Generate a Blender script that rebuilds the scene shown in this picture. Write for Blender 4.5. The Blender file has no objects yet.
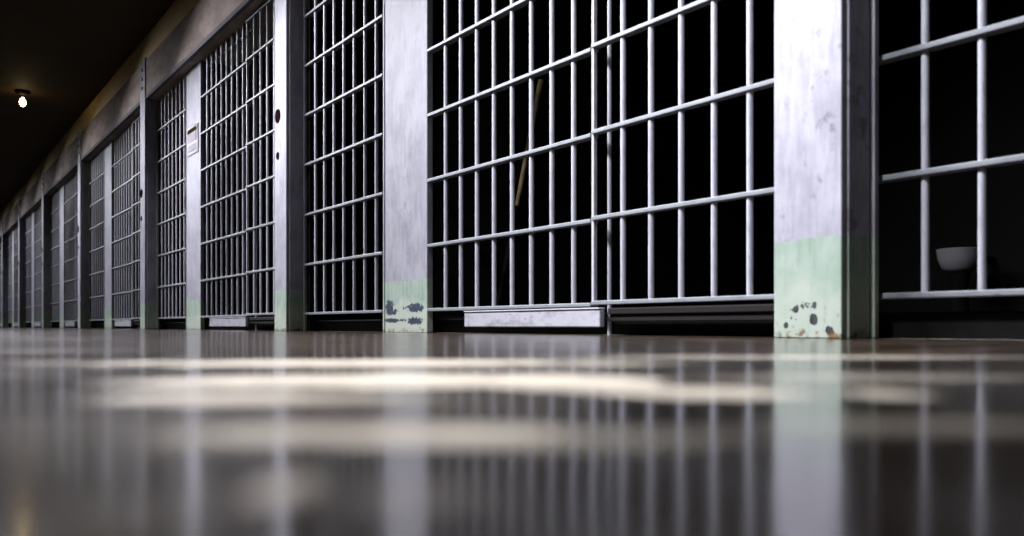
import bpy, bmesh, math, random
from mathutils import Vector, Matrix
random.seed(4)
scene = bpy.context.scene
COL = scene.collection
PI = math.pi

# ------------------------------------------------------------------ layout (metres)
# X = across the corridor towards the cells, Y = along the corridor, Z = up; camera stands at X=0, Y=0
H = 0.031            # lens height above the floor
TH = math.atan(605 / 900)
XP = 1.894           # front face of the narrow steel pillars
XD = 2.005           # centre plane of the sliding doors
XG = 2.017           # centre plane of the fixed grilles
PER = 3.88           # one cell
NB = 8               # cells built along the row
Y0 = 1.375           # near edge of the first narrow pillar
ZB, ZT = 2.213, 2.60 # underside and top of the beam
ZC = 2.86            # ceiling
RAILS = [0.106, 0.402, 0.704, 1.006, 1.306, 1.606, 1.906]

# ------------------------------------------------------------------ mesh helpers
def box(bm, x0, x1, y0, y1, z0, z1, bev=0.0, seg=1):
    t = bmesh.new()
    bmesh.ops.create_cube(t, size=1)
    for v in t.verts:
        v.co = Vector(((x0 + x1) / 2 + v.co.x * (x1 - x0), (y0 + y1) / 2 + v.co.y * (y1 - y0), (z0 + z1) / 2 + v.co.z * (z1 - z0)))
    if bev > 0:
        bmesh.ops.bevel(t, geom=t.edges[:], offset=bev, segments=seg, affect='EDGES', profile=0.5)
    me = bpy.data.meshes.new('t'); t.to_mesh(me); t.free()
    bm.from_mesh(me); bpy.data.meshes.remove(me)

def lathe(bm, prof, seg=20, M=None):
    M = M or Matrix.Identity(4)
    rings = []
    for r, z in prof:
        if r < 1e-6:
            rings.append([bm.verts.new(M @ Vector((0, 0, z)))])
        else:
            rings.append([bm.verts.new(M @ Vector((r * math.cos(2 * PI * k / seg), r * math.sin(2 * PI * k / seg), z))) for k in range(seg)])
    for a, b in zip(rings, rings[1:]):
        for k in range(seg):
            j = (k + 1) % seg
            if len(a) == 1 and len(b) == 1: continue
            if len(a) == 1: f = (a[0], b[j], b[k])
            elif len(b) == 1: f = (a[k], a[j], b[0])
            else: f = (a[k], a[j], b[j], b[k])
            bm.faces.new(f)

def rod(bm, p, q, r, seg=12, r2=None, bev=0.0):
    p, q = Vector(p), Vector(q)
    d = q - p
    M = Matrix.Translation(p) @ d.to_track_quat('Z', 'Y').to_matrix().to_4x4()
    L = d.length
    r2 = r if r2 is None else r2
    prof = [(0, 0), (r, 0), (r2, L), (0, L)]
    if bev: prof = [(0, 0), (r - bev, 0), (r, bev), (r2, L - bev), (r2 - bev, L), (0, L)]
    lathe(bm, prof, seg, M)

def obj(name, bm, mat, parent=None, smooth=False):
    me = bpy.data.meshes.new(name)
    bmesh.ops.recalc_face_normals(bm, faces=bm.faces[:])
    bm.to_mesh(me); bm.free()
    if smooth:
        for p in me.polygons: p.use_smooth = True
        try: me.set_sharp_from_angle(angle=math.radians(40))
        except Exception: pass
    me.materials.append(mat)
    o = bpy.data.objects.new(name, me)
    COL.objects.link(o)
    if parent: o.parent = parent
    return o

def bx(name, mat, x0, x1, y0, y1, z0, z1, parent=None, bev=0.0, seg=1):
    bm = bmesh.new(); box(bm, x0, x1, y0, y1, z0, z1, bev, seg)
    return obj(name, bm, mat, parent)

def struct(name, mat, *a, **k):
    o = bx(name, mat, *a, **k); o['kind'] = 'structure'; return o

def thing(name, loc, label, cat, group=None):
    o = bpy.data.objects.new(name, None); COL.objects.link(o)
    o.empty_display_size = 0.1
    o.location = loc; o['label'] = label; o['category'] = cat; o['kind'] = 'thing'
    if group: o['group'] = group
    return o

def dup(root, loc, label, skip=()):
    r = root.copy(); COL.objects.link(r); r.location = loc; r['label'] = label
    for ch in list(root.children):
        if ch.name.split('.')[0] in skip: continue
        c = ch.copy(); COL.objects.link(c); c.parent = r
        for g in list(ch.children):
            d = g.copy(); COL.objects.link(d); d.parent = c
    return r

# ------------------------------------------------------------------ material helpers
class NT:
    def __init__(s, name):
        s.m = bpy.data.materials.new(name); s.m.use_nodes = True
        s.t = s.m.node_tree; s.n = s.t.nodes; s.l = s.t.links
        s.b = s.n['Principled BSDF']
    def new(s, typ, **kw):
        n = s.n.new(typ)
        for k, v in kw.items(): setattr(n, k, v)
        return n
    def put(s, sock, v):
        if hasattr(v, 'is_output'): s.l.new(v, sock)
        else: sock.default_value = v
    def math(s, op, a, b=0.0, c=0.0, clamp=False):
        n = s.new('ShaderNodeMath', operation=op, use_clamp=clamp)
        s.put(n.inputs[0], a); s.put(n.inputs[1], b); s.put(n.inputs[2], c)
        return n.outputs[0]
    def ramp(s, v, lo, hi, a=0.0, b=1.0):
        n = s.new('ShaderNodeMapRange', interpolation_type='SMOOTHSTEP')
        s.put(n.inputs[0], v)
        for i, x in enumerate((lo, hi, a, b)): n.inputs[i + 1].default_value = x
        return n.outputs[0]
    def mix(s, f, a, b):
        n = s.new('ShaderNodeMix', data_type='RGBA')
        s.put(n.inputs[0], f); s.put(n.inputs[6], a); s.put(n.inputs[7], b)
        return n.outputs[2]
    def noise(s, vec, scale, detail=4, rough=0.55):
        n = s.new('ShaderNodeTexNoise'); s.put(n.inputs['Vector'], vec)
        n.inputs['Scale'].default_value = scale; n.inputs['Detail'].default_value = detail; n.inputs['Roughness'].default_value = rough
        return n.outputs[0]
    def coords(s, stretch=(1, 1, 1), rand=True):
        tc = s.new('ShaderNodeTexCoord')
        v = tc.outputs['Object']
        mp = s.new('ShaderNodeMapping'); s.put(mp.inputs['Vector'], v); mp.inputs['Scale'].default_value = stretch
        v2 = mp.outputs[0]
        if rand:
            oi = s.new('ShaderNodeObjectInfo')
            k = s.math('MULTIPLY', oi.outputs['Random'], 37.0)
            ad = s.new('ShaderNodeVectorMath', operation='ADD')
            s.put(ad.inputs[0], v2); s.put(ad.inputs[1], k)
            v2 = ad.outputs[0]
        return v, v2
    def xyz(s, v):
        n = s.new('ShaderNodeSeparateXYZ'); s.put(n.inputs[0], v); return n.outputs
    def col(s, c): s.put(s.b.inputs['Base Color'], c)
    def rough(s, r): s.put(s.b.inputs['Roughness'], r)
    def bump(s, h, strength, dist=0.002):
        n = s.new('ShaderNodeBump'); n.inputs['Strength'].default_value = strength; n.inputs['Distance'].default_value = dist
        s.put(n.inputs['Height'], h); s.put(s.b.inputs['Normal'], n.outputs[0])

def C(r, g, b): return (r, g, b, 1)
WHITE = C(0.2772, 0.2751, 0.3024); WHITE2 = C(0.1974, 0.1953, 0.2226); GREEN = C(.155, .205, .162); GREEN2 = C(.195, .237, .196)

def pillar_paint(name, chips=(), rust=0.5, chipcol=C(0.0189, 0.0231, 0.0357), scuff=0.5, fleck=0.5, band=0.252, gain=1.0, pale=0.0):
    m = NT(name)
    v, r = m.coords((1, 1, 1))
    _, rs = m.coords((1, 1, .16))
    x, y, z = m.xyz(v)[:3]
    brush = m.noise(rs, 42, 5, .6)
    cloud = m.noise(r, 6.5, 4, .6)
    w = m.mix(m.ramp(m.math('ADD', m.math('MULTIPLY', brush, .42), m.math('MULTIPLY', cloud, .68)), .42, .68), tuple(c * gain if i < 3 else 1 for i, c in enumerate(WHITE2)), tuple(min(.9, c * gain) if i < 3 else 1 for i, c in enumerate(WHITE)))
    sc = m.noise(r, 19, 4, .65)
    w = m.mix(m.math('MULTIPLY', m.ramp(m.math('ADD', m.math('MULTIPLY', sc, .6), m.math('MULTIPLY', m.noise(r, 8, 3), .42)), .555, .66), scuff), w, C(0.0882, 0.084, 0.1008))
    # green dado: the edge wanders a little
    g = m.mix(m.ramp(m.noise(r, 14, 4), .38, .66), GREEN, GREEN2)
    gb = m.noise(rs, 30, 3)
    g = m.mix(m.math('MULTIPLY', m.ramp(gb, .5, .72), .5), g, C(0.0924, 0.1428, 0.1008))
    if pale:
        g = m.mix(m.math('MULTIPLY', m.ramp(m.math('ADD', z, m.math('MULTIPLY', m.math('SUBTRACT', cloud, .5), .22)), .17, .09), pale), g, C(0.2604, 0.2856, 0.2352))
    ed = m.math('ADD', z, m.math('MULTIPLY', m.math('SUBTRACT', m.noise(r, 9, 2), .5), .022))
    c = m.mix(m.ramp(ed, band - .003, band + .003), g, w)
    # dark flecks low down
    fl = m.noise(r, 55, 3, .6)
    low = m.ramp(z, .16, .03)
    c = m.mix(m.math('MULTIPLY', m.math('MULTIPLY', m.ramp(fl, .63, .69), low), fleck), c, C(0.0252, 0.0273, 0.0315))
    if chips:
        field = None
        for (cy, cz, ry, rz, st) in chips:
            a = m.math('DIVIDE', m.math('SUBTRACT', y, cy), ry); b = m.math('DIVIDE', m.math('SUBTRACT', z, cz), rz)
            d = m.math('ADD', m.math('MULTIPLY', a, a), m.math('MULTIPLY', b, b))
            e = m.math('MULTIPLY', m.math('SUBTRACT', 1.0, d, clamp=True), st)
            field = e if field is None else m.math('MAXIMUM', field, e)
        _, rn = m.coords((1, 1, 1), rand=False)
        nn = m.noise(rn, 58, 5, .65)
        f = m.math('ADD', field, m.math('MULTIPLY', m.math('SUBTRACT', nn, .5), 2.9))
        f = m.math('MULTIPLY', f, m.ramp(field, .0, .06))
        mk = m.ramp(f, .40, .50)
        c = m.mix(mk, c, m.mix(m.ramp(nn, .45, .62), chipcol, tuple(min(1, k * 2.2) for k in chipcol[:3]) + (1,)))
    # rust at the foot
    ru = m.math('ADD', m.math('MULTIPLY', m.noise(r, 24, 4, .6), .055), -.012)
    c = m.mix(m.math('MULTIPLY', m.math('MULTIPLY', m.ramp(m.math('SUBTRACT', z, ru), .006, -.004), m.ramp(m.noise(r, 34, 3), .46, .6)), rust), c, m.mix(m.noise(r, 60, 3), C(.018, .009, .006), C(.16, .075, .022)))
    m.col(c); m.rough(.55); m.b.inputs['Specular IOR Level'].default_value = .16
    m.bump(m.math('ADD', brush, m.math('MULTIPLY', cloud, .6)), .35, .004)
    return m.m

def enamel(name, base, dark, rough=.4, wear=.5, metal=0.0, scale=30, stretch=(1, 1, .35), spec=.3):
    m = NT(name)
    v, r = m.coords(stretch)
    n1 = m.noise(r, scale, 4, .6); n2 = m.noise(r, scale * 3.2, 3, .6)
    c = m.mix(m.math('MULTIPLY', m.ramp(n1, .45, .72), wear), base, dark)
    c = m.mix(m.math('MULTIPLY', m.ramp(n2, .63, .70), wear), c, tuple(k * .25 for k in base[:3]) + (1,))
    m.col(c); m.rough(rough); m.b.inputs['Metallic'].default_value = metal; m.b.inputs['Specular IOR Level'].default_value = spec
    m.bump(n1, .25, .002)
    return m.m

def plain(name, base, rough=.7, var=.25, scale=5, bump=.2, metal=0.0, spec=.06):
    m = NT(name)
    v, r = m.coords()
    n = m.noise(r, scale, 5, .6)
    m.col(m.mix(n, tuple(k * (1 - var) for k in base[:3]) + (1,), tuple(min(1, k * (1 + var)) for k in base[:3]) + (1,)))
    m.rough(rough); m.b.inputs['Metallic'].default_value = metal
    if spec is not None: m.b.inputs['Specular IOR Level'].default_value = spec
    if bump: m.bump(n, bump, .004)
    return m.m

BAR = enamel('bar paint', C(.265, .268, .295), C(.15, .152, .17), .42, .55, 0, 60, (1, 1, .3))
RAIL = enamel('rail paint', C(.118, .128, .134), C(.07, .077, .084), .5, .6, 0, 40, (1, .3, 1))
STEEL_DARK = enamel('dark rusty steel', C(0.00924, 0.0084, 0.0084), C(0.0126, 0.0063, 0.0042), .7, .6, spec=.05)
LOCK = plain('dark lock metal', C(0.008, 0.003, 0.003), .8, .4, 40, .1, 0, 0)
P_NEAR = pillar_paint('paint of the nearest pillar', chips=[(.135, .073, .012, .013, 1.1), (.083, .048, .016, .017, 1.3), (.168, .033, .010, .010, 1.2), (.035, .018, .016, .016, 1.1), (.10, .085, .05, .014, .45), (.15, .06, .03, .02, .4)],
                      rust=.9, chipcol=C(0.0126, 0.0147, 0.0147), scuff=.85, fleck=.35, gain=.84, pale=.55)
P_CHIP = pillar_paint('chipped paint of the wide pillar', chips=[(.40, .125, .055, .045, 1.25), (.37, .10, .08, .022, .9), (.12, .118, .105, .028, 1.05), (.37, .058, .11, .014, 1.0), (.13, .055, .11, .022, 1.05), (.25, .06, .05, .012, .6), (.25, .12, .05, .012, .5)],
                      rust=.7, chipcol=C(.011, .015, .025), scuff=.45, fleck=.3, gain=.71, pale=.8)
P_FAR = pillar_paint('paint of the far pillars', gain=.75, rust=.8, scuff=.4, fleck=.7, pale=.6)
BEAM = None
def beam_paint():
    m = NT('beam paint')
    v, r = m.coords((1, .35, 1), rand=False)
    n = m.noise(r, 5, 5, .62); n2 = m.noise(r, 22, 4, .6)
    c = m.mix(m.ramp(n, .36, .66), C(.17, .138, .115), C(.28, .235, .205))
    c = m.mix(m.math('MULTIPLY', m.ramp(n2, .55, .72), .4), c, C(.025, .022, .019))
    m.col(c); m.rough(.8); m.b.inputs['Specular IOR Level'].default_value = .05; m.bump(n2, .3, .004)
    return m.m
BEAM = beam_paint()
LIP = enamel('beam lip paint', C(.085, .085, .092), C(.05, .05, .052), .7, .5, 0, 20, (1, .3, 1), spec=.05)
PLASTER = plain('tan plaster', C(.72, .56, .29), .8, .25, 4)
CEIL = plain('brown ceiling paint', C(.040, .026, .011), .75, .3, 3)
WALL = plain('dark corridor wall', C(0.0063, 0.00588, 0.00588), .8, .2, 3)
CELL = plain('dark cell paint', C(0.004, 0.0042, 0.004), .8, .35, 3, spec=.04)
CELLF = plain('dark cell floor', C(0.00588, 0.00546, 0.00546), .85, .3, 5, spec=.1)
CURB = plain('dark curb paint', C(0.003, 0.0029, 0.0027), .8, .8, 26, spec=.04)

# ------------------------------------------------------------------ floor
def floor_mat():
    m = NT('worn waxed concrete with painted reflections')
    tc = m.new('ShaderNodeTexCoord'); v = tc.outputs['Object']
    mp = m.new('ShaderNodeMapping'); m.put(mp.inputs['Vector'], v)
    mp.inputs['Rotation'].default_value = (0, 0, math.radians(34)); mp.inputs['Scale'].default_value = (.32, 1, 1)
    streak_co = mp.outputs[0]                       # tone streaks run across the corridor
    n1 = m.noise(streak_co, 9.0, 3, .5); n2 = m.noise(v, 2.3, 4, .55); n3 = m.noise(v, 60, 3, .6)
    w = m.math('ADD', m.math('MULTIPLY', n1, .7), m.math('MULTIPLY', n2, .45))
    w = m.ramp(w, .52, .74)
    # reflected light painted as pale patches: along, across, half lengths, angle, strength
    pat = SHINE_PATCHES
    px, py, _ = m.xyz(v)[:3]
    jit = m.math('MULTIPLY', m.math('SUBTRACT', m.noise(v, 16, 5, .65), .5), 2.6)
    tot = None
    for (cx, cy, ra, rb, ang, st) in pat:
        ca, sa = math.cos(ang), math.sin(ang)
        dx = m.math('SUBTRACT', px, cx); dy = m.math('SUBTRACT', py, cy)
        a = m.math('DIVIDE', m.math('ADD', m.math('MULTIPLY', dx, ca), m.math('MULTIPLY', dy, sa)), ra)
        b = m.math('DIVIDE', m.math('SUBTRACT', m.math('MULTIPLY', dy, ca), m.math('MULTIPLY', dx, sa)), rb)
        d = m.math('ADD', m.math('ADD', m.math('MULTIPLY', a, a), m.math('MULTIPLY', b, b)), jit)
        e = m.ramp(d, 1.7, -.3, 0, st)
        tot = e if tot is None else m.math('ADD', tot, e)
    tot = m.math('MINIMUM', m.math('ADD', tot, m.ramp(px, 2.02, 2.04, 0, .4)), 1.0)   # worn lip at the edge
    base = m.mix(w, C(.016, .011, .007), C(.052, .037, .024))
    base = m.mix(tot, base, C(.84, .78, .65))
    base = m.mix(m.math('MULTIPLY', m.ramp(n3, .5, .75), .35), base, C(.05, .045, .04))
    m.col(base)
    m.rough(m.math('ADD', m.math('ADD', .14, m.math('MULTIPLY', w, .05)), m.math('MULTIPLY', tot, .22)))
    m.put(m.b.inputs['Specular IOR Level'], m.math('SUBTRACT', .5, m.math('MULTIPLY', tot, .1)))
    m.b.inputs['Specular Tint'].default_value = C(1.0, .89, .78)
    m.bump(m.math('ADD', m.noise(v, 20, 3), m.math('MULTIPLY', n3, .25)), .07, .004)
    return m.m
def fl(px, py):        # floor point seen along a direction of the photograph, used once to place the painted reflections
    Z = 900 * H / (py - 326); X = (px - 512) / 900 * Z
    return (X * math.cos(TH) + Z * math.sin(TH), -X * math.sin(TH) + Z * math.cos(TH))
SHINE_PATCHES = []
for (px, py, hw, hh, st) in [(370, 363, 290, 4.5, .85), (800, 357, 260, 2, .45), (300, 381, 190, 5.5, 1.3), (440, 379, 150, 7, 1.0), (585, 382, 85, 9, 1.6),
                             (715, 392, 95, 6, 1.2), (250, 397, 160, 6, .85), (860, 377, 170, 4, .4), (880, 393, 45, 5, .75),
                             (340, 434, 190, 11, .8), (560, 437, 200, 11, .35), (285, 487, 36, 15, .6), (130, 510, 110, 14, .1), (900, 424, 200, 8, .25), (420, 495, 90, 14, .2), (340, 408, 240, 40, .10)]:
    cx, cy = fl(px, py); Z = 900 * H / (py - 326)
    SHINE_PATCHES.append((cx, cy, hw / 900 * Z, Z * Z / (900 * H) * hh, -TH, st))
YA, YE = -2.2, Y0 + PER * NB + 1.0
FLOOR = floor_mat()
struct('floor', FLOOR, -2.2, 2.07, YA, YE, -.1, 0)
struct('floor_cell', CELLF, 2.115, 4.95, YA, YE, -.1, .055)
struct('trim_1', CURB, 2.07, 2.115, YA, YE, -.1, .065, bev=.004)          # dark curb under the grilles
struct('ceiling', CEIL, -2.2, 4.95, YA, YE, ZC, ZC + .1)
struct('wall_right', PLASTER, XP + .045, 2.3, YA, YE, ZT + .018, ZC)       # strip of wall above the beam
struct('trim_2', BEAM, XP + .012, 2.3, YA, YE, ZB, ZT, bev=.012)           # the long beam over the grilles
struct('trim_3', LIP, XP + .006, XP + .04, YA, YE, ZB - .004, ZB + .034, bev=.004)          # its steel lip
struct('wall_left', WALL, -2.3, -2.2, YA, YE, -.1, ZC + .1)
struct('wall_front', WALL, -2.2, 4.95, YE, YE + .1, -.1, ZC + .1)
struct('wall_back', WALL, -2.2, 4.95, YA - .1, YA, -.1, ZC + .1)
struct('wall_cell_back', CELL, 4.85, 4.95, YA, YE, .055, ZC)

# ------------------------------------------------------------------ narrow steel pillar (column of plates)
def narrow_pillar(mat, label):
    t = thing('steel_pillar', (XP, Y0, 0), label, 'pillar', 'narrow steel pillars along the cell row')
    bx('front_plate', mat, 0, .020, 0, .207, 0, ZT + .01, t, .003, 2)
    bx('web', mat, .0205, .106, -.006, .213, 0, ZB - .002, t, .003, 2)
    bx('rear_flange', mat, .1065, .126, -.018, .225, 0, ZB - .002, t, .003, 2)
    def disc(name, y, z, r, dep):
        bm = bmesh.new()
        M = Matrix.Translation((0.002, y, z)) @ Matrix.Rotation(-PI / 2, 4, 'Y')
        lathe(bm, [(0, 0), (r, 0), (r, dep * .5), (r * .93, dep), (r * .55, dep), (r * .45, dep * .8), (0, dep * .8)], 28, M)
        return obj(name, bm, LOCK, t)
    disc('lock_plate', .145, 1.322, .044, .007)['label'] = 'round dark lock plate'
    disc('keyhole', .145, 1.077, .024, .006)['label'] = 'small dark keyhole'
    for z in (2.33, 2.42, 2.51):
        bm = bmesh.new()
        M = Matrix.Translation((0.001, .10, z)) @ Matrix.Rotation(-PI / 2, 4, 'Y')
        lathe(bm, [(0, 0), (.019, 0), (.019, .009), (.013, .014), (0, .014)], 6, M)
        obj('bolt', bm, mat, t)
    return t

def wide_pillar(mat, label):
    t = thing('wide_pillar', (2.0, 3.681, 0), label, 'pillar', 'wide white pillars between the cells')
    bx('panel', mat, .004, .032, .018, .451, 0, ZB - .002, t, .002, 2)
    bx('edge_strip', mat, 0, .032, 0, .0175, 0, ZB - .002, t, .004, 2)
    bx('edge_strip', mat, 0, .032, .4515, .469, 0, ZB - .002, t, .004, 2)
    return t

# ------------------------------------------------------------------ grilles and doors
def bar(parent, x, y, z0, z1, r=.0097):
    bm = bmesh.new(); rod(bm, (x, y, z0), (x, y, z1), r, 14)
    return obj('bar', bm, BAR, parent, True)
def rail(parent, x0, x1, y0, y1, z, h=.0145):
    return bx('rail', RAIL, x0, x1, y0, y1, z - h / 2, z + h / 2, parent, .0025, 2)

def fixed_grille(label):
    # base at the edge of the wide pillar (Y = 3.681), the grille runs towards the camera
    t = thing('fixed_grille', (XG, 3.681, 0), label, 'cell bars', 'fixed barred panels beside the sliding doors')
    for k in range(8): bar(t, 0, -.147 - .134 * k, .106, ZB - .003)
    for z in RAILS: rail(t, -.019, .019, -1.203, -.002, z)
    bm = bmesh.new(); rod(bm, (.044, -1.233, 0), (.044, -1.233, ZB - .003), .0075, 12); obj('end_post', bm, BAR, t, True)
    for z in (.07, 2.15): bx('tie', STEEL_DARK, .026, .038, -1.233, -.01, z - .008, z + .008, t, .002)
    m = KICK
    bm = bmesh.new()
    box(bm, -.052, -.030, -1.296, -.394, .027, .088, .004, 2)
    box(bm, -.056, -.028, -1.296, -.394, .0885, .094, .002, 1)
    o = obj('kick_plate', bm, m, t); o['label'] = 'weathered whitish plate under the bars'
    return t
KICK = enamel('weathered kick plate paint', C(0.231, 0.2289, 0.252), C(0.1092, 0.105, 0.1176), .5, .8, 0, 26, (1, .5, 1))

def sliding_door(label):
    t = thing('sliding_cell_door', (XD, 1.612, 0), label, 'cell door', 'sliding barred cell doors')
    for k in range(5): bar(t, 0, .148 + .1375 * k, .113, 2.185)
    for z in RAILS + [2.18]: rail(t, -.016, .016, -.0, .852, z + .006)
    bx('stile', BAR, -.008, .008, .845, .859, .105, 2.19, t, .003, 2)
    bx('stile', BAR, -.011, .011, -.004, .014, .105, 2.19, t, .003, 2)
    bm = bmesh.new()
    box(bm, -.02, .012, .0, .757, .070, .092, .003); box(bm, -.012, .016, .0, .757, .046, .0695, .003)
    o = obj('guide_rail', bm, STEEL_DARK, t); o['label'] = 'dark rusty guide rail under the door'
    bx('floor_guide', STEEL_DARK, -.008, .008, .02, .05, 0, .05, t, .002)
    return t

def short_grille(label):
    # base at the near edge of the wide pillar one cell nearer: spans .469 ... 1.56 beyond it
    t = thing('short_grille', (XG, 4.150, 0), label, 'cell bars', 'short barred panels behind the narrow pillars')
    for k in range(7): bar(t, 0, .106 + .139 * k, .106, ZB - .003)
    for z in RAILS: rail(t, -.019, .019, .003, 1.083, z)
    bx('end_stile', STEEL_DARK, .008, .028, 1.063, 1.081, 0, ZB - .003, t, .003, 2)
    return t

ORD = ['nearest', 'second', 'third', 'fourth', 'fifth', 'sixth', 'seventh', 'eighth', 'ninth']
def nth(k): return 'nearest' if k == 0 else ORD[k] + ' nearest'

np0 = narrow_pillar(P_NEAR, 'narrow white steel pillar with a tall pale green base and rusty foot, biggest pillar')
np1 = None
for k in range(1, NB):
    lab = ('narrow white pillar with dark round lock holes, left of the chipped wide pillar' if k == 1 else
           'narrow white pillar with lock holes just beyond the pillar carrying the paper notice' if k == 2 else
           f'narrow white steel pillar, {ORD[k]} of its kind counted from the largest green-based one')
    o = dup(np0, (XP, Y0 + PER * k, 0), lab)
    for c in o.children:
        if c.data.materials[0] == P_NEAR:
            if c.data.users > 1 and k == 1: c.data = c.data.copy(); c.data.materials[0] = P_FAR
            elif np1: 
                pass
    if k == 1: np1 = o
    else:
        src = sorted(np1.children, key=lambda q: q.name); dst = sorted(o.children, key=lambda q: q.name)
        for a, b in zip(src, dst): b.data = a.data
wp0 = wide_pillar(P_CHIP, 'wide grey-white pillar with heavily chipped blue-black patches on its green base')
wp1 = None
for k in range(1, NB):
    lab = 'wide white pillar with a paper notice stuck on it' if k == 1 else \
          f'wide white pillar, {ORD[k]} of its kind counted from the one with chipped green base'
    if k == 1: wp1 = o = wide_pillar(P_FAR, lab); o.location = (2.0, 3.681 + PER, 0)
    else: o = dup(wp1, (2.0, 3.681 + PER * k, 0), lab)
fg0 = fixed_grille('large fixed barred panel just right of the chipped wide pillar, whitish plate under it')
for k in range(1, NB):
    lab = 'fixed barred panel just right of the pillar with the paper notice, pale plate under it' if k == 1 else \
          f'fixed barred panel with pale plate below, {ORD[k]} of its kind from the biggest one'
    dup(fg0, (XG, 3.681 + PER * k, 0), lab)
sd0 = sliding_door('largest sliding barred cell door, just left of the narrow pillar with a tall green base')
for k in range(1, NB):
    lab = 'sliding barred cell door just left of the narrow pillar with biggest dark lock holes' if k == 1 else \
          f'sliding barred cell door, {ORD[k]} of its kind from the biggest one'
    dup(sd0, (XD, 1.612 + PER * k, 0), lab)
sg0 = short_grille('barred panel just left of the wide pillar with chipped green base')
for k in range(1, NB):
    lab = 'barred panel just left of the pillar with the paper notice' if k == 1 else \
          f'short barred panel just left of a wide pillar, {ORD[k + 1]} from the cropped one'
    dup(sg0, (XG, 4.150 + PER * k, 0), lab)
dup(sg0, (2.05, .312, 0), 'barred panel right of the nearest pillar, cut off by the edge of the picture', skip=('end_stile',))

# partitions between the cells, behind the wide pillars
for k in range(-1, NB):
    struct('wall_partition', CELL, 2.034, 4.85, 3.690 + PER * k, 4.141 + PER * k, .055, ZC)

# ------------------------------------------------------------------ paper notice on the second wide pillar
PAPER = plain('notice paper', C(.56, .53, .55), .7, .06, 8, 0)
INK = plain('notice ink', C(.02, .012, .006), .8, .2, 20, 0, 0, 0)
INK2 = plain('faded notice ink', C(.36, .34, .36), .8, .2, 20, 0)
nt = thing('paper_notice', (1.9985, 3.681 + PER + .235, 1.48), 'white printed paper notice with dark heading, stuck to a wide pillar', 'notice')
bm = bmesh.new()
N = 10
g = [[bm.verts.new((-.003 - .004 * math.sin(PI * i / N) * (j / N), -.165 + .33 * i / N, .245 * j / N)) for j in range(N + 1)] for i in range(N + 1)]
for i in range(N):
    for j in range(N): bm.faces.new((g[i][j], g[i + 1][j], g[i + 1][j + 1], g[i][j + 1]))
ret = bmesh.ops.solidify(bm, geom=bm.faces[:], thickness=.0012)
obj('sheet', bm, PAPER, nt)
bm = bmesh.new(); rn = random.Random(2)
y = .135
while y > -.135:
    w = rn.uniform(.03, .07)
    box(bm, -.0098, -.0078, max(-.14, y - w), y, .182, .216); y -= w + .006
obj('heading', bm, INK, nt)['label'] = 'dark printed heading'
bm = bmesh.new()
for q in range(8):
    z = .165 - q * .018; y = .14
    if q == 4: continue
    while y > -.13:
        w = rn.uniform(.012, .05)
        box(bm, -.0092, -.0030, max(-.14, y - w), y, z - .0045, z + .0035); y -= w + .007
obj('text_lines', bm, INK2, nt)['label'] = 'faint lines of small print'

# ------------------------------------------------------------------ bare bulb on the ceiling
def emit(name, col, s):
    m = NT(name); m.col(C(.9, .85, .7))
    m.b.inputs['Emission Color'].default_value = col; m.b.inputs['Emission Strength'].default_value = s
    return m.m
BULB = emit('lit bulb glass', C(1, .72, .34), 26)
FIX = plain('dark fixture metal', C(.010, .007, .005), .5, .3, 20, 0)
def ceiling_bulb(x, y, label):
    t = thing('bulb_lamp', (x, y, ZC), label, 'lamp')
    bm = bmesh.new(); lathe(bm, [(0, 0), (.085, 0), (.085, -.018), (.066, -.042), (.035, -.056), (0, -.058)], 28)
    obj('canopy', bm, FIX, t, True)
    bm = bmesh.new(); lathe(bm, [(0, -.05), (.027, -.05), (.03, -.06), (.026, -.080), (.02, -.084), (0, -.084)], 20)
    obj('socket', bm, FIX, t, True)
    bm = bmesh.new(); lathe(bm, [(0, -.080), (.014, -.082), (.021, -.098), (.032, -.120), (.036, -.140), (.033, -.160), (.022, -.178), (.010, -.184), (0, -.185)], 24)
    obj('bulb', bm, BULB, t, True)['label'] = 'glowing bare bulb'
    return t
ceiling_bulb(1.148, 4.22, 'added unseen glowing bulb over the large fixed barred panel')  # second bulb, out of view, added to light the plaster strip and ceiling
ceiling_bulb(1.155, 12.28, 'small bare glowing bulb with dark canopy on the brown ceiling')

# ------------------------------------------------------------------ things inside the cells
PORC = plain('grey porcelain', C(.15, .15, .155), .18, .15, 9, 0, spec=.5)
t = thing('toilet', (4.52, 2.575, .055), 'small grey toilet bowl in the dark cell behind the bars at the picture edge', 'toilet')
bm = bmesh.new()
lathe(bm, [(0, .25), (.05, .25), (.085, .275), (.103, .32), (.109, .36), (.112, .372), (.104, .376), (.095, .366), (.08, .32), (.04, .29), (0, .285)], 32)
obj('bowl', bm, PORC, t, True)
bm = bmesh.new(); lathe(bm, [(0, 0), (.075, 0), (.078, .02), (.05, .06), (.042, .16), (.055, .252), (0, .252)], 28)
obj('pedestal', bm, CURB, t, True)
bm = bmesh.new(); rod(bm, (.09, 0, .33), (.329, 0, .33), .02, 14)
obj('drain_pipe', bm, CURB, t, True)

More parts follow.
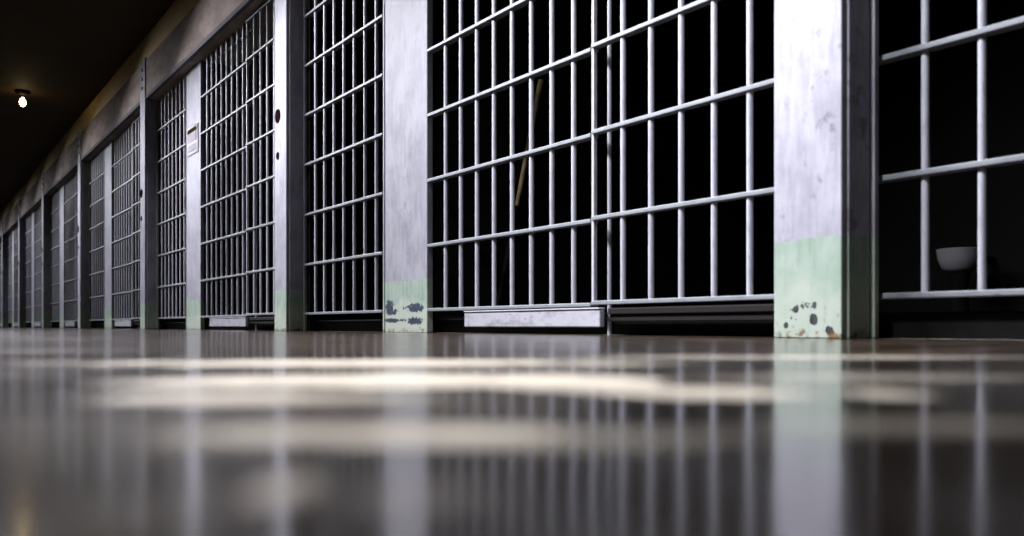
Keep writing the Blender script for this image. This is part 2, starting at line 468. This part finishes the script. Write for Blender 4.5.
WOOD = enamel('pale worn wood', C(.20, .145, .065), C(.012, .009, .005), .7, 1.0, 0, 7, (1, 1, .6))
t = thing('wooden_pole', (0, 0, 0), 'thin tan wooden pole leaning on the cell wall behind the largest fixed bars', 'pole')
def ray(px, py, y):      # where that direction meets the partition face Y = y
    d = (px - 512) / 900
    Z = y / (math.cos(TH) - d * math.sin(TH))
    return Vector((Z * (d * math.cos(TH) + math.sin(TH)), y, H + (326 - py) / 900 * Z))
p1 = ray(541, 80, 3.674); p2 = ray(517, 206, 3.674)
d = (p1 - p2).normalized()
foot = p2 - d * ((p2.z - .056) / d.z)
head = p1
t.location = foot
L = head - foot; G = p2 - foot
bm = bmesh.new(); rod(bm, G, L, .012, 12, .014, .002); obj('shaft', bm, WOOD, t, True)
bm = bmesh.new(); rod(bm, (0, 0, 0), G, .0135, 12, .0135, .003); obj('lower_end', bm, CURB, t, True)['label'] = 'added dark lower end'  # lower end added to reach the floor, coloured dark so it stays hidden

# ------------------------------------------------------------------ light
def strip_light(name, loc, direction, along, across, power, col, spread):
    l = bpy.data.lights.new(name, 'AREA'); l.shape = 'RECTANGLE'; l.size = along; l.size_y = across
    l.energy = power; l.color = col; l.spread = math.radians(spread)
    o = bpy.data.objects.new(name, l); COL.objects.link(o)
    z = -Vector(direction).normalized(); y = Vector((0, 1, 0))
    x = (y - z * y.dot(z)).normalized(); yy = z.cross(x)
    o.matrix_world = Matrix.Translation(loc) @ Matrix((x, yy, z)).transposed().to_4x4()
    return o
# unseen area lights added high over the walkway, aimed down and towards the camera end
for k in range(11):
    strip_light('added_corridor_light', (.35, 2.75 + 2.6 * k, 2.68), (1.5, -1.55, -2.35), 2.6, .22, {0: 200, 1: 146, 2: 132, 3: 90, 4: 78}.get(k, 55), (.90, .90, 1.0), 98)

strip_light('added_corridor_light', (.35, 1.48, 2.68), (1.5, -.2, -2.2), .16, .22, 34, (.90, .90, 1.0), 86)  # unseen area light added to brighten the first pillar's flange and nearby bars
strip_light('added_floor_light', (.35, 1.30, 2.7), (0, 0, -1), .3, .3, 11, (1, .90, .77), 58)  # unseen warm light added to brighten the near floor patches
w = bpy.data.worlds.new('World'); scene.world = w; w.use_nodes = True
w.node_tree.nodes['Background'].inputs[0].default_value = (.010, .010, .012, 1)
w.node_tree.nodes['Background'].inputs[1].default_value = 1

# ------------------------------------------------------------------ camera
cam = bpy.data.cameras.new('Camera'); co = bpy.data.objects.new('Camera', cam); COL.objects.link(co)
co.location = (0, 0, H); co.rotation_euler = (PI / 2, 0, -TH)
cam.sensor_fit = 'HORIZONTAL'; cam.sensor_width = 36; cam.lens = 36 * 900 / 1024
cam.shift_y = 58 / 1024
cam.clip_start = .01; cam.clip_end = 200
cam.dof.use_dof = True; cam.dof.focus_distance = 4.6; cam.dof.aperture_fstop = 3.4
scene.camera = co

scene.view_settings.view_transform = 'Standard'; scene.view_settings.look = 'None'
scene.view_settings.exposure = 0; scene.view_settings.gamma = 1; scene.view_settings.use_curve_mapping = False
scene.cycles.use_denoising = True
scene.cycles.max_bounces = 6
